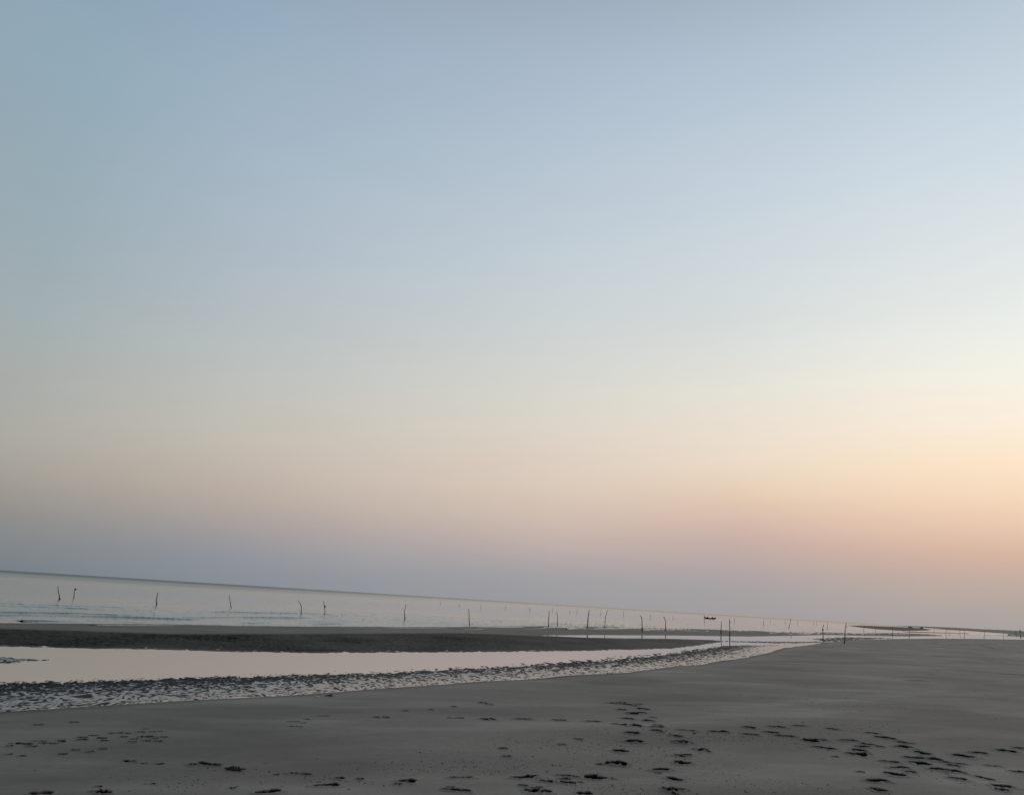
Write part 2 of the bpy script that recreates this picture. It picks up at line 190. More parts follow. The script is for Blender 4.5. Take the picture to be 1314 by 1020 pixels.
def shore_d(X, Y): return np.where(inside(X, Y, LAND), 1, -1)*pdist(X, Y, LAND[:len(SHORE)+2], False)
def terrain(X, Y, full=True):
    R = np.hypot(X, Y)
    d = shore_d(X, Y)
    d = d + .10*noise(X*.5, Y*.5, 3)*sm(0, 3, 8-np.abs(d))
    z1 = np.where(d > 0, .012*sm(0, .1, d) + .22*(1-np.exp(-np.maximum(d, 0)/22)), np.maximum(d*.03, -.5))
    und = .010*fbm(X*.35, Y*.9, 11, 3)
    z1 = z1 + np.where(d > 0, und*sm(0, 2.5, d), 0)
    dry = sm(-.02, .12, d)
    # rippled, ankle-deep strip along the beach
    db = sdist(X, Y, BAND)
    ds = np.maximum(sdist(X, Y, STRK), sdist(X, Y, ISLE)*1.3)
    wx = X + .10*noise(X*2.3, Y*2.3, 21); wy = Y + .12*noise(X*1.9, Y*1.9, 22)
    fine_ = 1-.9*sm(16, 30, R)
    rip = .8*noise(wx*24, wy*15, 31)*fine_ + .5*noise(wx*12, wy*7.5, 32) + .9*noise(wx*9, wy*4.2, 33)*sm(14, 28, R)
    big = noise(X*1.6, Y*1.1, 35)*sm(14, 40, R)
    amp = (.021*(.22+.78*sm(.2, 3.0, -d)) + .014*sm(14, 40, R)*sm(0, 3, -d))*(1-.5*sm(45, 60, R))
    lvl = np.where(db > 0, np.minimum(pdist(X, Y, [p0]+POOLN, False)*.022, .034)*sm(.1, 1.6, -d)+.006*sm(0, .3, db), np.maximum(db*.03, -.3)) + .001
    z2 = np.where(db > -1.5, lvl + amp*(rip*.8+big*.10), -.5)
    z3 = np.where(ds > -1.5, np.clip(ds*.03, -.2, .012) + .013*rip + .010*big + .000, -.5)
    # outer bar
    da = sdist(X, Y, BAR); inr = sdist(X, Y, DARK)
    ripple = sm(-.8, .8, inr)*(da > -2)
    z4 = np.where(da > 0, .10*(1-np.exp(-da*.012/.10)), np.maximum(da*.02, -.5))
    ra = .016*ripple*(.22+.78*sm(0, 2.2, da))*(1-.7*sm(36, 52, R)) + .0015
    z4 = z4 + np.where(da > -3, ra*(noise(wx*5.5, wy*4, 41)+.6*noise(wx*10, wy*8, 42)+.5*noise(X*1.8, Y*1.2, 43)*sm(20, 50, R)), 0)
    z5 = np.full(X.shape, -.5)
    for P, hm, sl in ((BAR2, .25, .01), (BAR3, .06, .01)):
        dd = sdist(X, Y, P); z5 = np.maximum(z5, np.where(dd > 0, np.minimum(dd*sl, hm), np.maximum(dd*.02, -.5)))
    dh = sdist(X, Y, HEADL)
    z6 = np.where(dh > 0, 8.8*(1-np.exp(-dh/130.))*(.82+.18*noise(X/130, Y/130, 51)+.05*noise(X/30, Y/30, 52)), np.maximum(dh*.02, -.5))
    zz = np.stack([z1, z2, z3, z4, z5, z6]); Z = zz.max(0); k = zz.argmax(0)
    # darkening: water-soaked sand, plus footprint shade painted in; film: surface shining with standing water
    streak = fbm((X*.8+Y*.5)*.22+.8*noise(X*.1, Y*.1, 61), (Y*.8-X*.5)*.55, 62, 5)
    damp_shade = np.where(k == 0, np.clip(1-sm(.0, .55, d)+.0, 0, 1)*.55 + .24*sm(-.2, 1.0, streak) + .12*sm(9, 0, d), 0.)
    damp_shade = np.where(k == 0, damp_shade*sm(-.3, .05, d) + (1-sm(-.3, .05, d)), damp_shade)
    film = np.where(k == 0, .12*sm(2, 0, d), 0.)
    # crests of the ripples drain and go dull and dark, the troughs between them hold water
    pat = (noise(wx*29, wy*16, 36)*(1-sm(13, 22, R)) + .9*noise(wx*18, wy*9, 37)*sm(9, 15, R)*(1-sm(22, 34, R)) + noise(wx*14, wy*5.5, 38)*sm(18, 28, R)*(1-.6*sm(40, 60, R)) + .10*big + .12*noise(wx*6, wy*4, 39))
    bare = -.36 + 1.12*sm(.1, 2.8, -d) - .28*sm(36, 56, R)
    wetk = sm(bare-.36, bare+.36, pat)
    for kk in (1, 2): damp_shade = np.where(k == kk, 1, damp_shade); film = np.where(k == kk, .12+.88*(wetk if kk == 1 else sm(.0, .4, pat)), film)
    damp_shade = np.where(k == 3, .24 + .07*ripple + ripple*(.58+.09*noise(wx*15, wy*8, 45)*(1-.6*sm(40, 60, R)))+.08*noise(X*.5, Y*.3, 44) , damp_shade); film = np.where(k == 3, .10*ripple*sm(-6, 14, X), film)
    damp_shade = np.where(k == 4, .62, damp_shade); damp_shade = np.where(k == 5, .05+.25*sm(60, 0, dh), damp_shade)
    damp_shade = np.where(Z < -.03, 1, damp_shade)
    rim = np.zeros(X.shape)
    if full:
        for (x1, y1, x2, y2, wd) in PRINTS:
            cx, cy = (x1+x2)/2, (y1+y2)/2; hl = math.hypot(x2-x1, y2-y1)/2
            hw = max(wd*.47, .021); hl = max(hl, hw*1.15)
            sel = np.nonzero((np.abs(X-cx) < hl+hw+.12) & (np.abs(Y-cy) < hl+hw+.12))
            if not len(sel[0]): continue
            x, y = X[sel]-cx, Y[sel]-cy
            ca, sa_ = (x2-x1)/(2*hl+1e-9), (y2-y1)/(2*hl+1e-9); q = math.hypot(ca, sa_)
            ca, sa_ = (ca/q, sa_/q) if q > 1e-6 else (1, 0)
            a, b = (x*ca+y*sa_)/hl, (-x*sa_+y*ca)/hw
            b = b*(1 + .38*np.exp(-((a+.05)/.26)**2))/(1+.15*np.clip(a, -1, 1))
            b = b*(1 + .35*noise(a*1.7+cx*9, a*0+cy*7, 71)) + .25*noise(a*2+cx*5, a*0+cy*3, 73)
            rr = np.sqrt(np.abs(a)**2.6 + np.abs(b)**2)
            rr = rr + .22*noise(X[sel]*26, Y[sel]*26, 72)
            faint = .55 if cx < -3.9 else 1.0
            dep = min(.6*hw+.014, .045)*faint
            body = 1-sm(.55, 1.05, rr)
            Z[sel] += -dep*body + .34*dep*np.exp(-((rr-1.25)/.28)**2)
            damp_shade[sel] = np.maximum(damp_shade[sel], (1.9 if faint == 1 else 1.1)*(1-sm(.86, 1.10, rr)))  # shade of the hollow painted dark, over exposed wet sand
        for (x1, y1, x2, y2, wd) in DRAGS:
            D = pdist(X, Y, [(x1, y1), (x2, y2)], False); rr = D/(wd*.5)*(1+.5*noise(X*1.2, Y*1.2, 81))
            bd = (1-sm(.4, 1.1, rr))*sm(-.5, .2, noise(X*1.5, Y*.5, 82)); Z += -.012*bd; damp_shade = np.maximum(damp_shade, .6*bd)
    ripa = np.where(k == 1, .25+.75*sm(.3, 2.8, -d), np.where(k == 2, .8, 0.))
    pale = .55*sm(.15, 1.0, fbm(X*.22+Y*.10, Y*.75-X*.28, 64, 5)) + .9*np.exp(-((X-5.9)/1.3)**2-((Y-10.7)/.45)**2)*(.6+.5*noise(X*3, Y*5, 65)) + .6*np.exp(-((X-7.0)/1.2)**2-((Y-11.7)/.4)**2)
    pale = np.clip(pale, 0, 1)*dry*(k == 0)*(damp_shade < .8)
    return Z, damp_shade, film, d, pale, ripa, ripa*sm(13, 30, R)*(1-.45*sm(45, 62, R))

def grid_mesh(name, az, rr, fn, mat, keep=None, smooth=True):
    A, Rr = np.meshgrid(np.radians(az), rr); X, Y = Rr*np.sin(A), Rr*np.cos(A)
    res = fn(X, Y); Z = res[0]
    nr, nc = X.shape; idx = np.arange(nr*nc).reshape(nr, nc)
    q = np.stack([idx[:-1, :-1], idx[:-1, 1:], idx[1:, 1:], idx[1:, :-1]], -1).reshape(-1, 4)
    if keep is not None:
        cx = X.ravel()[q].mean(1); cy = Y.ravel()[q].mean(1); q = q[keep(cx, cy)]
    used = np.zeros(nr*nc, bool); used[q.ravel()] = True; mp = np.cumsum(used)-1
    co = np.stack([X.ravel(), Y.ravel(), Z.ravel()], 1)[used]; q = mp[q][:, ::-1]
    me = bpy.data.meshes.new(name); me.vertices.add(len(co)); me.vertices.foreach_set('co', co.astype(np.float32).ravel())
    me.loops.add(q.size); me.loops.foreach_set('vertex_index', q.astype(np.int32).ravel())
    me.polygons.add(len(q)); me.polygons.foreach_set('loop_start', np.arange(0, q.size, 4, dtype=np.int32))
    me.polygons.foreach_set('loop_total', np.full(len(q), 4, dtype=np.int32))
    me.polygons.foreach_set('use_smooth', np.ones(len(q), dtype=bool))
    me.update(calc_edges=True)
    for nm, arr in res[1].items():
        at = me.attributes.new(nm, 'FLOAT', 'POINT'); at.data.foreach_set('value', arr.ravel()[used].astype(np.float32))
    me.materials.append(mat); o = bpy.data.objects.new(name, me); S.collection.objects.link(o); return o

# ------------------------------------------------------------------ materials
def mat(name):
    M = bpy.data.materials.new(name); M.use_nodes = True; n = M.node_tree.nodes; n.clear()
    b = n.new('ShaderNodeBsdfPrincipled'); o = n.new('ShaderNodeOutputMaterial'); M.node_tree.links.new(b.outputs[0], o.inputs[0])
    return M, n, M.node_tree.links, b
def math_n(n, l, op, a, b=None, c=None, clamp=False):
    k = n.new('ShaderNodeMath'); k.operation = op; k.use_clamp = clamp
    for i, v in enumerate((a, b, c)):
        if v is None: continue
        if isinstance(v, (int, float)): k.inputs[i].default_value = v
        else: l.new(v, k.inputs[i])
    return k.outputs[0]
def mixc(n, l, f, a, b):
    k = n.new('ShaderNodeMix'); k.data_type = 'RGBA'
    for key, v in (('Factor', f), ('A', a), ('B', b)):
        if isinstance(v, (int, float, tuple)): k.inputs[key].default_value = v if not isinstance(v, tuple) else (*v, 1)
        else: l.new(v, k.inputs[key])
    return k.outputs['Result']
def tex(n, l, scale, sx=1, sy=1, sz=1, detail=4, rough=.55, kind='ShaderNodeTexNoise'):
    g = n.new('ShaderNodeNewGeometry'); mp = n.new('ShaderNodeMapping'); mp.inputs['Scale'].default_value = (sx, sy, sz)
    l.new(g.outputs['Position'], mp.inputs[0]); t = n.new(kind); t.inputs['Scale'].default_value = scale
    if kind == 'ShaderNodeTexNoise': t.inputs['Detail'].default_value = detail; t.inputs['Roughness'].default_value = rough
    l.new(mp.outputs[0], t.inputs['Vector']); return t
def attr(n, name): a = n.new('ShaderNodeAttribute'); a.attribute_name = name; return a.outputs['Fac']
def mrange(n, l, v, a, b, c=0, d=1):
    k = n.new('ShaderNodeMapRange'); l.new(v, k.inputs[0])
    for i, q in enumerate((a, b, c, d)): k.inputs[i+1].default_value = q
    return k.outputs[0]

SAND, n, l, b = mat('sand')
dm, fl = attr(n, 'damp_shade'), attr(n, 'film')
big = tex(n, l, .35, .5, 1.6, 1, 5).outputs[0]; fine = tex(n, l, 170, detail=2).outputs[0]; mid = tex(n, l, 9, 1, 1.6, 1, 5, .65).outputs[0]
g60 = tex(n, l, 55, 1, 1, 1, 3, .7).outputs[0]
speck = tex(n, l, 46, 1, 1.3, 1, 2, .5).outputs[0]; clus = tex(n, l, .8, .7, 1.5, 1, 4, .6).outputs[0]
dryc = mixc(n, l, mrange(n, l, big, .36, .64), (.218, .191, .156), (.305, .268, .222))
dryc = mixc(n, l, mrange(n, l, mid, .35, .7, 0, .5), dryc, (.13, .115, .097))
dryc = mixc(n, l, mrange(n, l, fine, .42, .75, 0, .75), dryc, (.10, .088, .073))
dryc = mixc(n, l, mrange(n, l, g60, .55, .8, 0, .45), dryc, (.10, .088, .073)); dryc = mixc(n, l, mrange(n, l, g60, .42, .2, 0, .5), dryc, (.30, .275, .24))
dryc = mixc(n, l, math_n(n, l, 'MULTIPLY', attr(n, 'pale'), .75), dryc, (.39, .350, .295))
sp = math_n(n, l, 'MULTIPLY', mrange(n, l, speck, .66, .72), mrange(n, l, clus, .50, .66))
dryc = mixc(n, l, math_n(n, l, 'MULTIPLY', sp, .75), dryc, (.03, .028, .026))
wetc = mixc(n, l, mrange(n, l, mid, .3, .7), (.016, .014, .0125), (.030, .027, .024))
col = mixc(n, l, math_n(n, l, 'MULTIPLY', dm, 1.0, clamp=True), dryc, wetc)
col = mixc(n, l, mrange(n, l, dm, 1.02, 1.3), col, (.009, .008, .007))  # near-black shade inside the footprints, put into the colour
col = mixc(n, l, math_n(n, l, 'MULTIPLY', mrange(n, l, fl, .3, 1.), attr(n, 'ripple'), clamp=True), col, (.21, .268, .335))  # blue-grey sky reflection on the wet troughs painted into the base colour
l.new(col, b.inputs['Base Color'])
ro = mixc(n, l, fl, (.62, .62, .62), (.17, .17, .17)); l.new(ro, b.inputs['Roughness'])
b.inputs['IOR'].default_value = 1.45
sp_l = math_n(n, l, 'ADD', math_n(n, l, 'MULTIPLY', fl, .36), math_n(n, l, 'MULTIPLY', math_n(n, l, 'SUBTRACT', 1.0, dm, clamp=True), .18)); l.new(sp_l, b.inputs['Specular IOR Level'])
bp = n.new('ShaderNodeBump'); bp.inputs['Strength'].default_value = .35; bp.inputs['Distance'].default_value = .004
hh = math_n(n, l, 'MULTIPLY', math_n(n, l, 'ADD', fine, math_n(n, l, 'MULTIPLY', mid, 1.5)), math_n(n, l, 'SUBTRACT', 1.0, fl))
l.new(hh, bp.inputs['Height'])
b2 = n.new('ShaderNodeBump'); b2.inputs['Distance'].default_value = .035; l.new(attr(n, 'ripple'), b2.inputs['Strength'])
l.new(tex(n, l, 8, 1.25, 1, 1, 3, .6).outputs[0], b2.inputs['Height'])
b3 = n.new('ShaderNodeBump'); b3.inputs['Distance'].default_value = .16; l.new(attr(n, 'coarse'), b3.inputs['Strength'])
l.new(tex(n, l, 2.6, 1.5, .8, 1, 3, .6).outputs[0], b3.inputs['Height']); l.new(bp.outputs[0], b3.inputs['Normal']); l.new(b3.outputs[0], b2.inputs['Normal']); l.new(b2.outputs[0], b.inputs['Normal'])

def water(name, base, rough, bumps, ior=1.34, deep=(.03, .045, .05)):
    M, n, l, b = mat(name)
    b.inputs['Base Color'].default_value = (*base, 1); b.inputs['IOR'].default_value = ior; l.new(math_n(n, l, 'ADD', attr(n, 'rough'), rough), b.inputs['Roughness'])
    l.new(mixc(n, l, attr(n, 'painted_tone'), deep, base), b.inputs['Base Color'])  # deep: dark tone standing in for horizon haze and wave-front shade
    ch = attr(n, 'chop'); prev = None
    for (sc, sx_, sy_, dist, st) in bumps:
        t = tex(n, l, sc, sx_, sy_, 1, 3, .55).outputs[0]
        k = n.new('ShaderNodeBump'); k.inputs['Distance'].default_value = dist
        l.new(math_n(n, l, 'MULTIPLY', ch, st), k.inputs['Strength']); l.new(t, k.inputs['Height'])
        if prev: l.new(prev, k.inputs['Normal'])
        prev = k.outputs[0]
    l.new(prev, b.inputs['Normal']); return M
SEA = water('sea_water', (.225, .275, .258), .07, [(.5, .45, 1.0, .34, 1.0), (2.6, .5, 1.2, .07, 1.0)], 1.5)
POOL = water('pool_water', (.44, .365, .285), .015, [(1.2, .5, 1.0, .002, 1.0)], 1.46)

# ------------------------------------------------------------------ ground and water
FP = 788.
def rows(r0, r1, k, cap=.03):
    out, r = [r0], r0
    while r < r1:
        r += min(k*r*r/(FP*EYE), cap*r) if r > 5 else .25
        out.append(r)
    return np.array(out)
rr = np.concatenate([[.4, .9, 1.6, 2.4], rows(3.0, 5.0, .3), rows(5.05, 10, .30), rows(10.03, 19, .16), rows(19.05, 60, .26), rows(60.5, 12000, .3)])
az = np.concatenate([np.arange(-180, -46, 3.0), np.arange(-46, -36, .4), np.arange(-36, 37, .047), np.arange(37, 48, .4), np.arange(48, 181, 3.0)])
az[-1] = 180.0
def tf(X, Y):
    Z, dp, fm, d, pl, rp, cs = terrain(X, Y); return Z, {'pale': pl, 'damp_shade': dp, 'film': fm, 'ripple': rp, 'coarse': cs}
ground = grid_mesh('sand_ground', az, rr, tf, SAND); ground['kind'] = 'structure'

SPX, SPY = np.array([p[0] for p in SPLIT]), np.array([p[1] for p in SPLIT])
SPA, SPR = np.degrees(np.arctan2(SPX, SPY)), np.hypot(SPX, SPY)
o_ = np.argsort(SPA); SPA, SPR = SPA[o_], SPR[o_]
def rsplit(X, Y): return np.interp(np.degrees(np.arctan2(X, Y)), SPA, SPR)
def seaf(X, Y):
    R = np.hypot(X, Y); da = pdist(X, Y, BAR[18:], False)
    u = da + 1.6*fbm(X*.06, Y*.06, 91, 2) + .25*noise(X*.4, Y*.3, 92)
    lam = 2.0
    ph = 2*np.pi*np.log1p(.055*u/2.0)/.055 + 3*fbm(X*.05, Y*.07, 93, 2)
    ph2 = ph*1.73 + 4*noise(X*.05, Y*.06, 94)
    k_ = np.floor(ph/(2*np.pi)); t_ = ph/(2*np.pi)-k_
    msk = sm(.0, .4, noise(X*.22+k_*17.3, k_*5.7, 95)+.5*noise(X*.07, da*.2, 97)+.20)*np.exp(-da/26) + .45*sm(.25, .6, noise(X*.09+k_*11.1, k_*3.1, 96))*np.exp(-da/70)
    msk = msk + 1.0*sm(.0, .3, noise(X*.34+k_*9.7, k_*2.3, 99))*np.exp(-da/8)
    z = (.085*(np.maximum(R, 45)/45)**.3*(np.exp(-t_*7)-.1)*msk + .006*np.sin(ph2))*sm(.4, 2.0, da)*sm(450, 120, R)
    streak = np.exp(-((R-(560+12*np.degrees(np.arctan2(X, Y))/2))/70)**2)*sm(-34, -24, np.degrees(np.arctan2(X, Y)))
    ad = np.degrees(np.arctan2(X, Y)); lf = sm(8, -22, ad)
    chop = (.75 + .5*sm(30, 0, da) + .30*fbm(X*.02, Y*.06, 98, 3))*(1-lf*(.45*sm(60, 160, R)+.4*sm(160, 500, R))) + .6*streak*(1-.6*lf)
    chop = chop*(1-.5*sm(700, 1700, R))
    rgh = .24*lf*sm(60, 420, R) + .12*lf*sm(420, 1000, R) + (1-lf)*(.05*sm(60, 500, R) + .13*sm(600, 1500, R))
    return z, {'rough': rgh, 'chop': np.clip(chop, 0, 2), 'painted_tone': (1-.97*np.clip(1.6*(np.exp(-t_*8))*msk, 0, 1))*(1-.85*sm(250, 1400, R))*(1-.5*np.clip(streak, 0, 1))}  # dark wave fronts and darker far sea are painted into the water colour
def poolf(X, Y):
    return np.zeros(X.shape), {'rough': np.zeros(X.shape), 'chop': np.full(X.shape, .5), 'painted_tone': np.ones(X.shape)}
azs = np.concatenate([np.arange(-75, -38, 1.0), np.arange(-38, 40, .12), np.arange(40, 76, 1.0)])
rs = np.concatenate([rows(28, 120, .09), rows(120.3, 45000, .16, .03)])
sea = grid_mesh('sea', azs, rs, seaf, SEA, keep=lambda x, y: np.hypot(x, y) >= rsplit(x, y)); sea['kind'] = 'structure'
azp = np.concatenate([np.arange(-75, -38, 1.0), np.arange(-38, 40, .5), np.arange(40, 76, 1.0)])
# the pool sheet ends under the outer bar, a hand's breadth of overlap hidden inside the sand
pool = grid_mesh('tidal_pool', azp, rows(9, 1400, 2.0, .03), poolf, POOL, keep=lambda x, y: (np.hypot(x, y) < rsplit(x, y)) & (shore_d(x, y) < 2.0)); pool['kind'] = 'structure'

# ------------------------------------------------------------------ things
def tz(x, y):
    Z = terrain(np.array([[x]]), np.array([[y]]), False)[0]; return float(Z[0, 0])
def mesh_obj(name, vs, fs, m_, parent=None, smooth=True):
    me = bpy.data.meshes.new(name); me.from_pydata(vs, [], fs); me.materials.append(m_); me.update()
    for p in me.polygons: p.use_smooth = smooth
    o = bpy.data.objects.new(name, me); S.collection.objects.link(o); o.parent = parent; return o
def tag(o, label, cat, group=None):
    o['label'] = label; o['category'] = cat
    if group: o['group'] = group
    return o
def empty(name, loc, rz=0):
    o = bpy.data.objects.new(name, None); o.location = loc; o.rotation_euler = (0, 0, rz); S.collection.objects.link(o); return o
def tube(pts, rad, seg=7, rnd=None):
    vs, fs = [], []
    pts = [Vector(p) for p in pts]
    for i, p in enumerate(pts):
        t = (pts[min(i+1, len(pts)-1)]-pts[max(i-1, 0)]).normalized()
        a = t.orthogonal().normalized() if abs(t.z) < .5 else Vector((1, 0, 0)).cross(t).normalized(); c = t.cross(a)
        for k in range(seg):
            an = 2*math.pi*k/seg; r = rad[i]*(1+(rnd.uniform(-.14, .14) if rnd else 0)); vs.append(tuple(p+a*math.cos(an)*r+c*math.sin(an)*r))
    for i in range(len(pts)-1):
        for k in range(seg):
            k2 = (k+1) % seg; fs.append((i*seg+k, i*seg+k2, (i+1)*seg+k2, (i+1)*seg+k))
    fs.append(tuple(range(seg))[::-1]); fs.append(tuple((len(pts)-1)*seg+k for k in range(seg)))
    return vs, fs
def blob(c, s, rnd, nu=10, nv=7, rough=.25):
    vs, fs = [(c[0], c[1], c[2]-s[2])], []
    for i in range(1, nv):
        t = math.pi*i/nv
        for k in range(nu):
            a = 2*math.pi*k/nu; r = 1+rnd.uniform(-rough, rough)
            vs.append((c[0]+s[0]*r*math.sin(t)*math.cos(a), c[1]+s[1]*r*math.sin(t)*math.sin(a), c[2]-s[2]*r*math.cos(t)))
    vs.append((c[0], c[1], c[2]+s[2])); n_ = len(vs)
    for k in range(nu):
        fs.append((0, 1+(k+1) % nu, 1+k)); fs.append((n_-1, n_-1-nu+k, n_-1-nu+(k+1) % nu))
    for i in range(nv-2):
        for k in range(nu):
            a, b_ = 1+i*nu+k, 1+i*nu+(k+1) % nu; fs.append((a, b_, b_+nu, a+nu))
    return vs, fs
def simple(name, c0, c1, rough=.8, sc=12, sz=1):
    M, n, l, b = mat(name); t = tex(n, l, sc, 1, 1, sz, 4).outputs[0]
    l.new(mixc(n, l, mrange(n, l, t, .3, .7), c0, c1), b.inputs['Base Color']); l.new(math_n(n, l, 'ADD', attr(n, 'rough'), rough), b.inputs['Roughness'])
    k = n.new('ShaderNodeBump'); k.inputs['Distance'].default_value = .01; l.new(t, k.inputs['Height']); l.new(k.outputs[0], b.inputs['Normal']); return M
WOOD = simple('weathered_wood', (.035, .030, .026), (.075, .066, .056), .85, 14, .15)
WETW = simple('wet_wood', (.010, .009, .008), (.022, .020, .018), .45, 14)
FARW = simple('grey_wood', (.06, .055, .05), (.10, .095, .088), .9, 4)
DARKP = simple('tarred_hull', (.008, .008, .008), (.018, .016, .015), .5, 3)
DARKP.node_tree.nodes['Principled BSDF'].inputs['Specular IOR Level'].default_value = .12
CLOTH = simple('dark_cloth', (.018, .017, .018), (.035, .03, .03), .9, 6)
WEED = simple('seaweed', (.008, .008, .006), (.022, .020, .014), .5, 60)
SHELLM = simple('shell', (.42, .41, .39), (.60, .58, .55), .4, 40)
SKIN = simple('skin', (.09, .05, .035), (.12, .07, .05), .6, 20)

rnd = random.Random(5)
def stake(i, row, mt, label, group, rad, name='wooden_stake', wet=None, extra=None):
    x, y, pr = row; h = tz(x, y); base = max(h, 0) if h > -.02 else 0
    a = math.atan2(x, y); rx, ry = math.cos(a), -math.sin(a)
    rad *= .62
    e = empty(name, (x, y, base)); tag(e, label, 'stake', group)
    P = [(pr[0][0], -.6)] + [tuple(q) for q in pr]; pts = []; rads = []
    top = P[-1][1]; n_ = max(8, int(top/.12)); zs = [p[1] for p in P]; ls = [p[0] for p in P]
    for k in range(n_+1):
        zz = -.6 + (top+.6)*k/n_; la = float(np.interp(zz, zs, ls))
        wob = .012*math.sin(zz*7+i)+.008*math.sin(zz*17+2*i)
        pts.append((rx*(la+wob), ry*(la+wob)+.01*math.cos(zz*5+i), zz)); rads.append(rad*(1.12-.5*max(zz, 0)/max(top, .1))*(1+.12*math.sin(zz*13+i*3)))
    v, f = tube(pts, rads, 7, rnd); mesh_obj('shaft', v, f, mt, e)
    if wet:      # the stretch the tide keeps wet: barnacles and weed thicken it
        w0 = [k for k in range(len(pts)) if -.1 <= pts[k][2] <= wet]
        if len(w0) > 2:
            v, f = tube([pts[k] for k in w0], [rads[k]*1.15 for k in w0], 8, rnd); mesh_obj('tide_crust', v, f, WETW, e)
    if extra == 'knot':
        q = pts[int(len(pts)*.72)]; v, f = blob((q[0]+rx*.03, q[1]+ry*.03, q[2]), (.07, .06, .09), rnd); mesh_obj('knot', v, f, WETW, e)
    if extra == 'bundle':
        q = pts[-1]; v, f = blob((q[0]+rx*.03, q[1], q[2]), (.085, .07, .085), rnd, rough=.3); mesh_obj('rag_bundle', v, f, WETW, e)
    if extra == 'twig':
        q = pts[int(len(pts)*.86)]
        v, f = tube([q, (q[0]-rx*.1, q[1], q[2]+.06), (q[0]-rx*.16, q[1], q[2]+.17)], [rad*.6, rad*.45, rad*.25], 5, rnd); mesh_obj('twig', v, f, mt, e)
    if extra == 'twig2':
        q = pts[int(len(pts)*.8)]
        v, f = tube([q, (q[0]+rx*.1, q[1], q[2]+.09), (q[0]+rx*.16, q[1], q[2]+.2)], [rad*.6, rad*.45, rad*.25], 5, rnd); mesh_obj('twig', v, f, mt, e)
    if extra == 'foot':
        v, f = tube([(0, 0, .12), (rx*.10, ry*.10, .02), (rx*.14, ry*.14, -.15)], [rad*1.0, rad*.9, rad*.8], 6, rnd); mesh_obj('side_stub', v, f, WETW, e)
    return e
G1 = 'wooden stakes standing along the outer sand bar and in the sea'
ST = [
 ('leftmost dark stake in the sea, top tipped left, short stub at its foot', 'foot', .055, .15),
 ('short stake in the sea with a dark bundle on its top, beside the leftmost stake', 'bundle', .055, 0),
 ('upright dark stake alone in the sea, thinner above its thick lower half', None, .060, .5),
 ('thin stake in the sea leaning left, fourth from the left edge', None, .048, 0),
 ('curved stake in the sea with its top bent over to the left', None, .050, 0),
 ('thin stake in the sea with a small knot halfway up its right side', 'knot', .048, 0),
 ('wavy thin stake alone in the sea right of the knotted one', None, .050, .5),
 ('straight grey stake rising from the shallow edge of the sea, alone', None, .050, 0),
 ('left one of the two pale stakes standing close together at the bar edge', None, .055, .35),
 ('right, shorter one of the two pale stakes standing close together at the bar edge', None, .050, 0),
 ('straight black stake leaning slightly right, planted in the top of the sand bar', None, .068, 1.7),
 ('stake at the bar edge with its upper half bent out to the right', None, .055, .25),
 ('stake on the sand bar with a hooked top bending left', None, .070, .45),
 ('crooked stake on the sand bar with a zigzag forked top', 'twig', .065, .5),
 ('left one of the pair of tall stakes beside the channel mouth, on the bar edge', None, .065, .7),
 ('right one of the pair of tall stakes beside the channel mouth, standing in the water', 'twig2', .055, .95),
 ('tall kinked black stake standing in the rippled channel short of the beach', 'knot', .060, .8),
 ('tallest kinked stake with a side twig, planted where the beach meets the channel', 'twig2', .062, 1.1)]
for i, (row, (lb, ex_, rd, wt)) in enumerate(zip(STAKES, ST)):
    stake(i, row, WETW if rd > .066 else WOOD, lb, G1, rd, wet=wt or None, extra=ex_)
ORD = ['first','second','third','fourth','fifth','sixth','seventh','eighth','ninth','tenth','eleventh','twelfth','thirteenth','fourteenth','fifteenth','sixteenth','seventeenth','eighteenth','nineteenth','twentieth','twenty-first','twenty-second']
nf = nr = 0
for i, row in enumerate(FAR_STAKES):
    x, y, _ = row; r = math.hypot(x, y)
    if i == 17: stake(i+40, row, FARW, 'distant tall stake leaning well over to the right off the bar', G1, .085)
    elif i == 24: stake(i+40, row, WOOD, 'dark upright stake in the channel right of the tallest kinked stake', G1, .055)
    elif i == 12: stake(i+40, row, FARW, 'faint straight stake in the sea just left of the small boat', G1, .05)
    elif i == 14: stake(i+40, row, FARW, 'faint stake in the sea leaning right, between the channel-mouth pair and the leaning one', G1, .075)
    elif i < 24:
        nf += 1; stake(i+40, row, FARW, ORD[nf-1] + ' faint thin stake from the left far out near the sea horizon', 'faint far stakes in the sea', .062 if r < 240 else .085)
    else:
        nr += 1; stake(i+40, row, FARW, ORD[nr-1] + ' faint thin stake from the left in the far channels at right', 'faint far stakes in the right channels', .065 if r < 200 else .09)

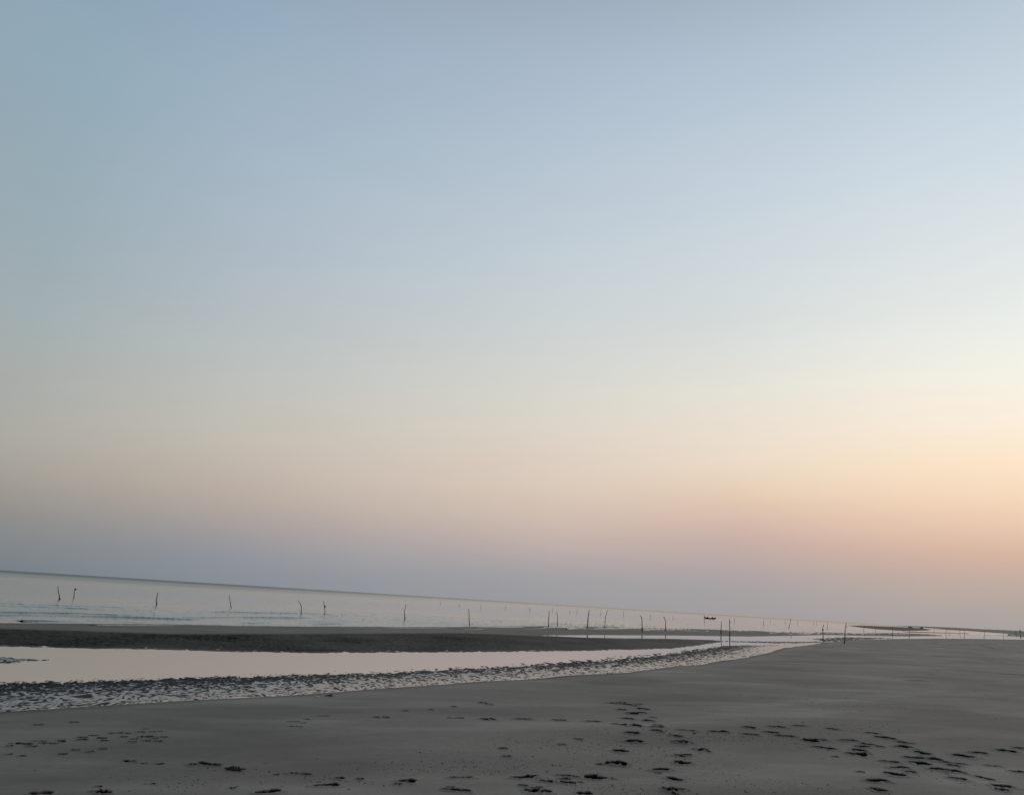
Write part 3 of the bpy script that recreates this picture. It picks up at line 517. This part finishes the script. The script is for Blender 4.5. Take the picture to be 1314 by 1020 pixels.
# small rowing boat with two people, far out
def hull(Ln, B, D, m_, name, parent, sheer=.35):
    vs, fs = [], []; ns, nk = 17, 9
    for i in range(ns):
        t = -1+2*i/(ns-1); wv = (1-abs(t)**2.4)**.8*B/2+.02; sh = sheer*abs(t)**2.2
        for k in range(nk):
            a = math.pi*k/(nk-1); vs.append((t*Ln/2*(1 if k in (0, nk-1) else .96), wv*math.cos(a), sh+D*.45-D*.75*math.sin(a)*(1-.35*abs(t)**3)))
    m0 = len(vs)
    for i in range(ns):
        for k in range(nk):
            v = vs[i*nk+k]; vs.append((v[0]*.97, v[1]*.88, v[2]+.03))
    for i in range(ns-1):
        for k in range(nk-1):
            a = i*nk+k; fs.append((a, a+1, a+nk+1, a+nk)); fs.append((m0+a, m0+a+nk, m0+a+nk+1, m0+a+1))
        for k in (0, nk-1): a = i*nk+k; fs.append((a, a+nk, m0+a+nk, m0+a) if k == 0 else (a, m0+a, m0+a+nk, a+nk))
    for i in (0, ns-1):
        for k in range(nk-1): a = i*nk+k; fs.append((a, m0+a, m0+a+1, a+1))
    return mesh_obj(name, vs, fs, m_, parent)
def person(x, y, z, rz, lean, parent_name, label, sc=1.0):
    # one skinned body: seated, knees bent, arms forward
    J = [(0,0,.0),(0,0,.28),(lean*.5,0,.5),(lean*.62,0,.6),(lean*.75,0,.74),(.0,.11,-.02),(.42,.13,.02),(.44,.13,-.36),(.0,-.11,-.02),(.42,-.13,.02),(.44,-.13,-.36),
         (lean*.5,.19,.48),(lean*.5+.2,.24,.24),(lean*.5+.42,.2,.16),(lean*.5,-.19,.48),(lean*.5+.2,-.24,.24),(lean*.5+.42,-.2,.16)]
    E_ = [(0,1),(1,2),(2,3),(3,4),(0,5),(5,6),(6,7),(0,8),(8,9),(9,10),(2,11),(11,12),(12,13),(2,14),(14,15),(15,16)]
    Rd = [.15,.15,.14,.07,.12,.10,.08,.05,.10,.08,.05,.07,.05,.04,.07,.05,.04]
    me = bpy.data.meshes.new(parent_name); me.from_pydata([tuple(c*sc for c in j) for j in J], E_, [])
    o = bpy.data.objects.new(parent_name, me); S.collection.objects.link(o); o.modifiers.new('skin', 'SKIN')
    for s_, r_ in zip(me.skin_vertices[0].data, Rd): s_.radius = (r_*sc, r_*sc)
    me.skin_vertices[0].data[0].use_root = True
    o.location = (x, y, z); o.rotation_euler = (0, 0, rz)
    s2 = o.modifiers.new('sub', 'SUBSURF'); s2.levels = s2.render_levels = 1; me.materials.append(CLOTH)
    tag(o, label, 'person'); return o
bx_, by_ = 80.7, 311.8
ba = math.atan2(bx_, by_)
bt = empty('rowing_boat', (bx_, by_, .02), -ba+.12)
tag(bt, 'small black open boat afloat near the horizon', 'boat')
hull(4.7, 1.3, .85, DARKP, 'hull', bt, .32)
for xx in (-1.0, .5):
    v = [(xx-.13, -.42, .22), (xx+.13, -.42, .22), (xx+.13, .42, .22), (xx-.13, .42, .22)]; v += [(a, b_, c-.04) for a, b_, c in v]
    mesh_obj('thwart', v, [(0,1,2,3),(7,6,5,4),(0,4,5,1),(1,5,6,2),(2,6,7,3),(3,7,4,0)], WOOD, bt, False)
v, f = tube([(-2.12, 0, .1), (-2.2, 0, .55), (-2.16, 0, 1.0)], [.07, .06, .05], 7); mesh_obj('stern_post', v, f, DARKP, bt)
v, f = tube([(.4, .3, .35), (.7, 1.1, .2), (.95, 1.9, -.02)], [.025, .025, .05], 6); mesh_obj('oar', v, f, WOOD, bt)
c_, s_ = math.cos(-ba+.12), math.sin(-ba+.12)
person(bx_-1.0*c_, by_-1.0*s_, .30, -ba+.12, .10, 'person', 'person in dark clothes seated upright at the back of the small boat')
person(bx_+.75*c_, by_+.75*s_, .24, -ba+.12, .45, 'person', 'person in dark clothes stooping forward in the front of the small boat')

# boats drawn up on the far bar
for (x, y, lb, L_, rz) in ((424, 839.3, 'left one of two tiny dark boats drawn up on the far sand bar', 4.4, .3), (475.9, 916.9, 'right one of two tiny dark boats drawn up on the far sand bar', 4.0, -.2)):
    h = max(tz(x, y), .02)
    e = empty('beached_boat', (x, y, h+.22), -math.atan2(x, y)+rz); tag(e, lb, 'boat', 'boats drawn up on the far bar')
    hull(L_, 1.7, 1.0, DARKP, 'hull', e, .45)
    v, f = blob((0, 0, .55), (.95, .5, .45), rnd, 12, 6, .12); mesh_obj('covered_net_heap', v, f, CLOTH, e)

# shelters and a post on the far headland
def shelter(x, y, w_, h_, lb, skew):
    z = tz(x, y); e = empty('beach_shelter', (x, y, z-.1), -math.atan2(x, y)); tag(e, lb, 'shelter', 'low shelters on the far headland')
    v = []; f = []
    for yy in (-1.6, 1.6): v += [(-w_/2, yy, 0), (skew, yy, h_), (w_/2, yy, 0), (w_/2-.15, yy*.98, 0), (skew, yy*.98, h_-.18), (-w_/2+.15, yy*.98, 0)]
    f = [(0,1,4,5),(1,2,3,4),(7,6,11,10),(8,7,10,9),(0,6,7,1),(1,7,8,2),(5,4,10,11),(4,3,9,10)]
    mesh_obj('roof_cover', v, f, CLOTH, e, False)
    for yy in (-1.5, 1.5):
        a, b_ = tube([(skew, yy, 0), (skew, yy, h_+.25)], [.07, .05], 6); mesh_obj('pole', a, b_, WOOD, e)
    a, b_ = tube([(skew, -1.75, h_+.05), (skew, 1.75, h_+.05)], [.06, .06], 6); mesh_obj('ridge_pole', a, b_, WOOD, e)
def at_px_az(deg, r): return r*math.sin(math.radians(deg)), r*math.cos(math.radians(deg))
HX = [(30.82, 1800, 8.0, 5.8, 'left one of two low dark shelters on the far headland, peak leaning right', 1.6), (31.10, 1800, 6.2, 4.2, 'right, lower one of two dark shelters on the far headland', -.5)]
for dg_, r_, w_, h_, lb, sk in HX:
    x, y = at_px_az(dg_, r_); shelter(x, y, w_, h_, lb, sk)
def post(deg, r, h_, w_, lb, mt):
    x, y = at_px_az(deg, r); z = tz(x, y); e = empty('marker_post', (x, y, z), 0); tag(e, lb, 'post', 'posts on the far headland')
    v, f = tube([(0, 0, -.3), (0.02, 0, h_*.5), (0, 0, h_)], [w_, w_*.9, w_*.75], 9, rnd); mesh_obj('shaft', v, f, mt, e)
    v, f = blob((0, 0, h_), (w_*.9, w_*.9, w_*.5), rnd, 9, 6, .08); mesh_obj('cap', v, f, mt, e)
post(32.64, 1420, 4.8, .62, 'stout black post standing on the far headland near the right edge', DARKP)
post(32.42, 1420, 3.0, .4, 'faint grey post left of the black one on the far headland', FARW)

# driftwood, shell, weed on the near beach
def tzd(x, y): return tz(x, y)
x, y = -3.11, 15.90; z = tzd(x, y); e = empty('driftwood', (x, y, z), .1); tag(e, 'short black piece of driftwood lying near the edge of the rippled shallows', 'driftwood')
v, f = tube([(-.075, 0, .003), (-.02, .0, .010), (.03, .01, .016), (.07, .0, .007)], [.006, .010, .016, .008], 8, rnd); mesh_obj('branch', v, f, WETW, e)
v, f = tube([(.03, 0, .018), (.04, .01, .038), (.052, .01, .03)], [.010, .008, .004], 6, rnd); mesh_obj('stub', v, f, WETW, e)
x, y = -3.26, 15.63; z = tzd(x, y); v, f = blob((0, 0, .006), (.045, .03, .012), rnd, 14, 8, .05)
o = mesh_obj('seashell', v, f, SHELLM); o.location = (x, y, z); tag(o, 'small white shell on the sand left of the driftwood', 'shell')
def weedclump(x, y, w_, lb, nm='seaweed_clump'):
    z = tzd(x, y); vs, fs = [], []
    for k in range(26):
        a = rnd.uniform(0, 6.28); r0 = rnd.uniform(0, w_*.35); cx, cy = r0*math.cos(a)*1.3, r0*math.sin(a)*.6; an = rnd.uniform(0, 6.28); ln = rnd.uniform(.25, .6)*w_
        P = [(cx, cy, .004), (cx+ln*.5*math.cos(an), cy+ln*.4*math.sin(an), rnd.uniform(.008, .035)), (cx+ln*math.cos(an), cy+ln*.7*math.sin(an), rnd.uniform(.001, .02))]
        v, f = tube(P, [.008, .010, .004], 5, rnd); k0 = len(vs); vs += v; fs += [tuple(i+k0 for i in q) for q in f]
    v, f = blob((0, 0, .004), (w_*.4, w_*.22, .022), rnd, 16, 6, .3); k0 = len(vs); vs += v; fs += [tuple(i+k0 for i in q) for q in f]
    o = mesh_obj(nm, vs, fs, WEED); o.location = (x, y, z); tag(o, lb, 'seaweed', 'seaweed clumps on the near beach'); return o
WC = [(300.5, 989, .15, 'small ragged dark seaweed clump beside a long footprint, left of centre'), (51, 1019, .17, 'dark seaweed clump at the very bottom left corner')]
weedclump(-2.69, 9.10, .15, WC[0][3]); weedclump(-3.80, 7.46, .16, WC[1][3])

# crab pellets: thousands of pea-sized sand balls, uncountable
prs = np.random.RandomState(4); vs, fs = [], []
cent = [(1.0,11.6,1.1,.5,260),(3.2,13.4,1.2,.6,260),(4.4,13.3,1.0,.5,200),(.0,10.2,1.0,.5,220),(6.2,15.5,1.6,.9,220),(3.3,9.8,1.4,.5,200),(8.5,19.5,2.4,1.4,240),(-1.9,9.0,1.0,.4,160),(-.7,9.8,.9,.4,160),(2.4,11.2,1.0,.8,160),(11.5,24,3.5,2,220),(6.2,11.0,1.0,.8,200),(-3.0,8.3,.8,.4,90),(1.4,9.2,.6,.3,130),(2.0,12.4,.8,.8,150)]
PX, PY, PS = [], [], []
for cx, cy, sx_, sy_, n_ in cent:
    PX += list(prs.normal(cx, sx_*.6, n_)); PY += list(prs.normal(cy, sy_*.7, n_)); PS += list(prs.gamma(2.0, .0011, n_)+.002)
PX, PY, PS = map(np.array, (PX, PY, PS)); dd = shore_d(PX[None], PY[None])[0]; ok = (dd > .8) & (PY > 5); PX, PY, PS = PX[ok], PY[ok], PS[ok]
PZ = terrain(PX[None], PY[None], False)[0][0]
for x, y, z, s_ in zip(PX, PY, PZ, PS):
    k0 = len(vs); s_ *= 1+.05*math.hypot(x, y)
    for q in ((1,0,.2),(0,1,.2),(-1,0,.2),(0,-1,.2),(0,0,.9),(0,0,-.6)): vs.append((x+q[0]*s_*prs.uniform(.8, 1.3), y+q[1]*s_, z+q[2]*s_*.7))
    for a, b_ in ((0,1),(1,2),(2,3),(3,0)): fs += [(k0+a, k0+b_, k0+4), (k0+b_, k0+a, k0+5)]
PEL = simple('damp_sand_pellets', (.03, .028, .026), (.06, .056, .052), .8, 30)
o = mesh_obj('sand_pellets', vs, fs, PEL); o['kind'] = 'stuff'; tag(o, 'tiny dark sand pellets scattered over the beach between the footprints', 'sand pellets')
